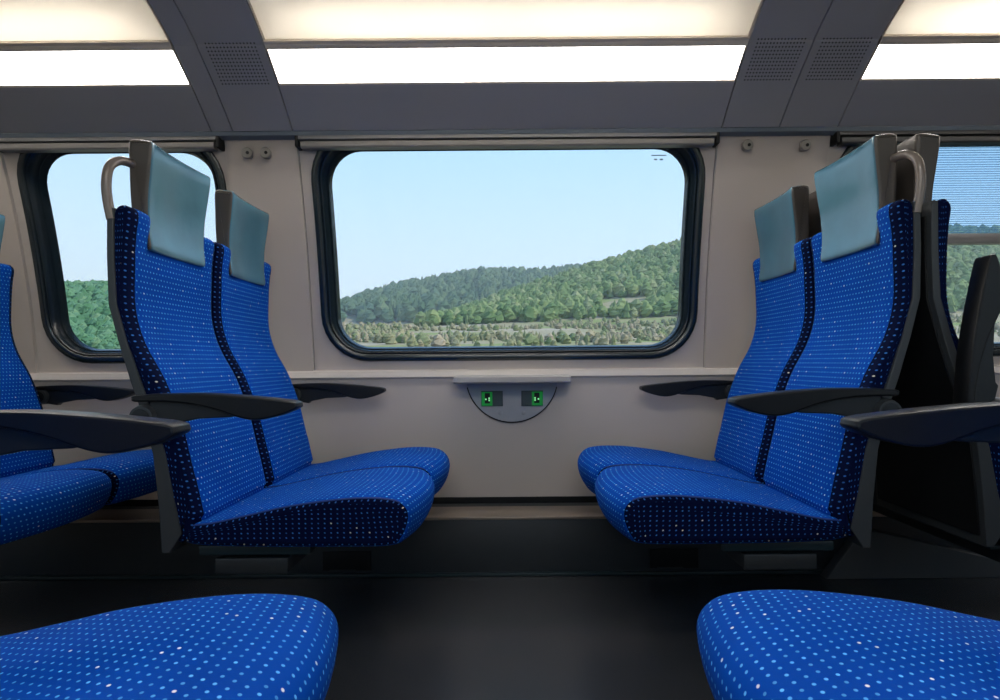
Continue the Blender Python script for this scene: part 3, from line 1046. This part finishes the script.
verts = [(u * Y, Y, EYE + rise(u, Y) * Y + (mnoise.noise((u * 9, Y * 0.02, 0)) * 0.004 * Y if Y < 230 else 0)) for Y in Ys for u in us]
nu = len(us)
faces = [(j * nu + i, j * nu + i + 1, (j + 1) * nu + i + 1, (j + 1) * nu + i) for j in range(len(Ys) - 1) for i in range(nu - 1)]
hl = mobj('hillside_ground', verts, faces, M['ground'])
hl['kind'] = 'structure'
tf = mobj('track_bed', [(-1500, -1500, -2.6), (1500, -1500, -2.6), (1500, 9, -2.6), (-1500, 9, -2.6)], [(0, 1, 2, 3)], M['ground'])
tf['kind'] = 'structure'

def forest(name, n, ulim, Ylim, hlim, mat, label, ok, conifers=0.25, grow=lambda Y: 1.0):
    verts, faces = [], []
    k = 0
    tries = 0
    while k < n and tries < n * 12:
        tries += 1
        Y = math.sqrt(random.uniform(Ylim[0] ** 2, Ylim[1] ** 2))
        u = random.uniform(*ulim)
        if not ok(u, Y): continue
        X = u * Y
        z = ground_z(X, Y) - 0.3
        h = random.uniform(*hlim) * grow(Y)
        b = len(verts)
        if random.random() < conifers:                                    # conifer: two stacked cones
            r = h * 0.26
            for z0, rr in ((0.08, 1.0), (0.45, 0.75)):
                q = len(verts)
                a0 = random.random()
                for s in range(6):
                    a = a0 + math.pi / 3 * s
                    verts.append((X + r * rr * math.cos(a), Y + r * rr * math.sin(a), z + h * z0))
                verts.append((X, Y, z + h * (1.05 if z0 > 0.3 else 0.72)))
                for s in range(6):
                    faces.append((q + s, q + (s + 1) % 6, q + 6))
        else:                                                         # broadleaf crown: lumpy rings
            r = h * random.uniform(0.34, 0.48)
            rings = [(0.05, 0.55), (0.28, 1.0), (0.52, 1.0), (0.74, 0.78), (0.92, 0.40)]
            S = 8
            for zz, rr in rings:
                for q in range(S):
                    a = 2 * math.pi * q / S + zz * 2
                    j = random.uniform(0.68, 1.25)
                    verts.append((X + r * rr * j * math.cos(a), Y + r * rr * j * math.sin(a), z + h * (zz + random.uniform(-0.07, 0.07))))
            verts.append((X, Y, z + h * random.uniform(0.95, 1.1)))
            for t in range(len(rings) - 1):
                for q in range(S):
                    faces.append((b + t * S + q, b + t * S + (q + 1) % S, b + (t + 1) * S + (q + 1) % S, b + (t + 1) * S + q))
            l = (len(rings) - 1) * S
            for q in range(S):
                faces.append((b + l + q, b + l + (q + 1) % S, b + l + S))
        k += 1
    o = mobj(name, verts, faces, mat, smooth=False)
    tag(o, label, 'forest', kind='stuff')
def ok_near(u, Y):
    rn = interp(u, R_NEAR)
    if rn < 0.072: return False
    # a clearing on the near slope
    if 0.15 < u < 0.23 and 262 < Y < 300: return False
    return True
def in_view(u):
    return -0.40 < u < 0.42 or 0.62 < u < 1.1
forest('hill_forest', 7500, (-0.22, 1.1), (250, 425), (3.6, 8), M['forest_near'], 'light green mixed forest covering the nearer hill on the right', lambda u, Y: in_view(u) and ok_near(u, Y))
forest('ridge_forest', 5500, (-0.40, 0.42), (540, 830), (8, 16), M['forest_far'], 'dark green forest covering the far ridge on the left', lambda u, Y: True, 0.5)
forest('meadow_scrub', 1900, (-0.40, 1.05), (95, 245), (0.8, 2.6), M['scrub'], 'tan and olive scrub scattered over the meadow below the hills', lambda u, Y: in_view(u) and mnoise.noise((u * 6, Y * 0.02, 3.0)) > -0.05)
forest('bank_trees', 6800, (-0.88, -0.44), (48, 190), (1.4, 4.2), M['bank'], 'green trees and shrubs on the bank outside the narrow left window', lambda u, Y: True, 0.1, lambda Y: min(1.0, max(0.3, (Y - 35) / 70)))

# ------------------------------------------------------------------ thin summer haze over the valley
hm, nt, N, L, out = newmat('valley_haze')
vs = N.new('ShaderNodeVolumeScatter')
vs.inputs['Color'].default_value = (0.80, 0.91, 1.0, 1)
vs.inputs['Density'].default_value = 0.0004
vs.inputs['Anisotropy'].default_value = 0.2
L.new(vs.outputs[0], out.inputs['Volume'])
hz = box('haze', -900, 1100, 24, 1300, -4, 170, hm, None, 0)
tag(hz, 'thin bluish summer haze lying over the valley outside', 'haze', kind='stuff')
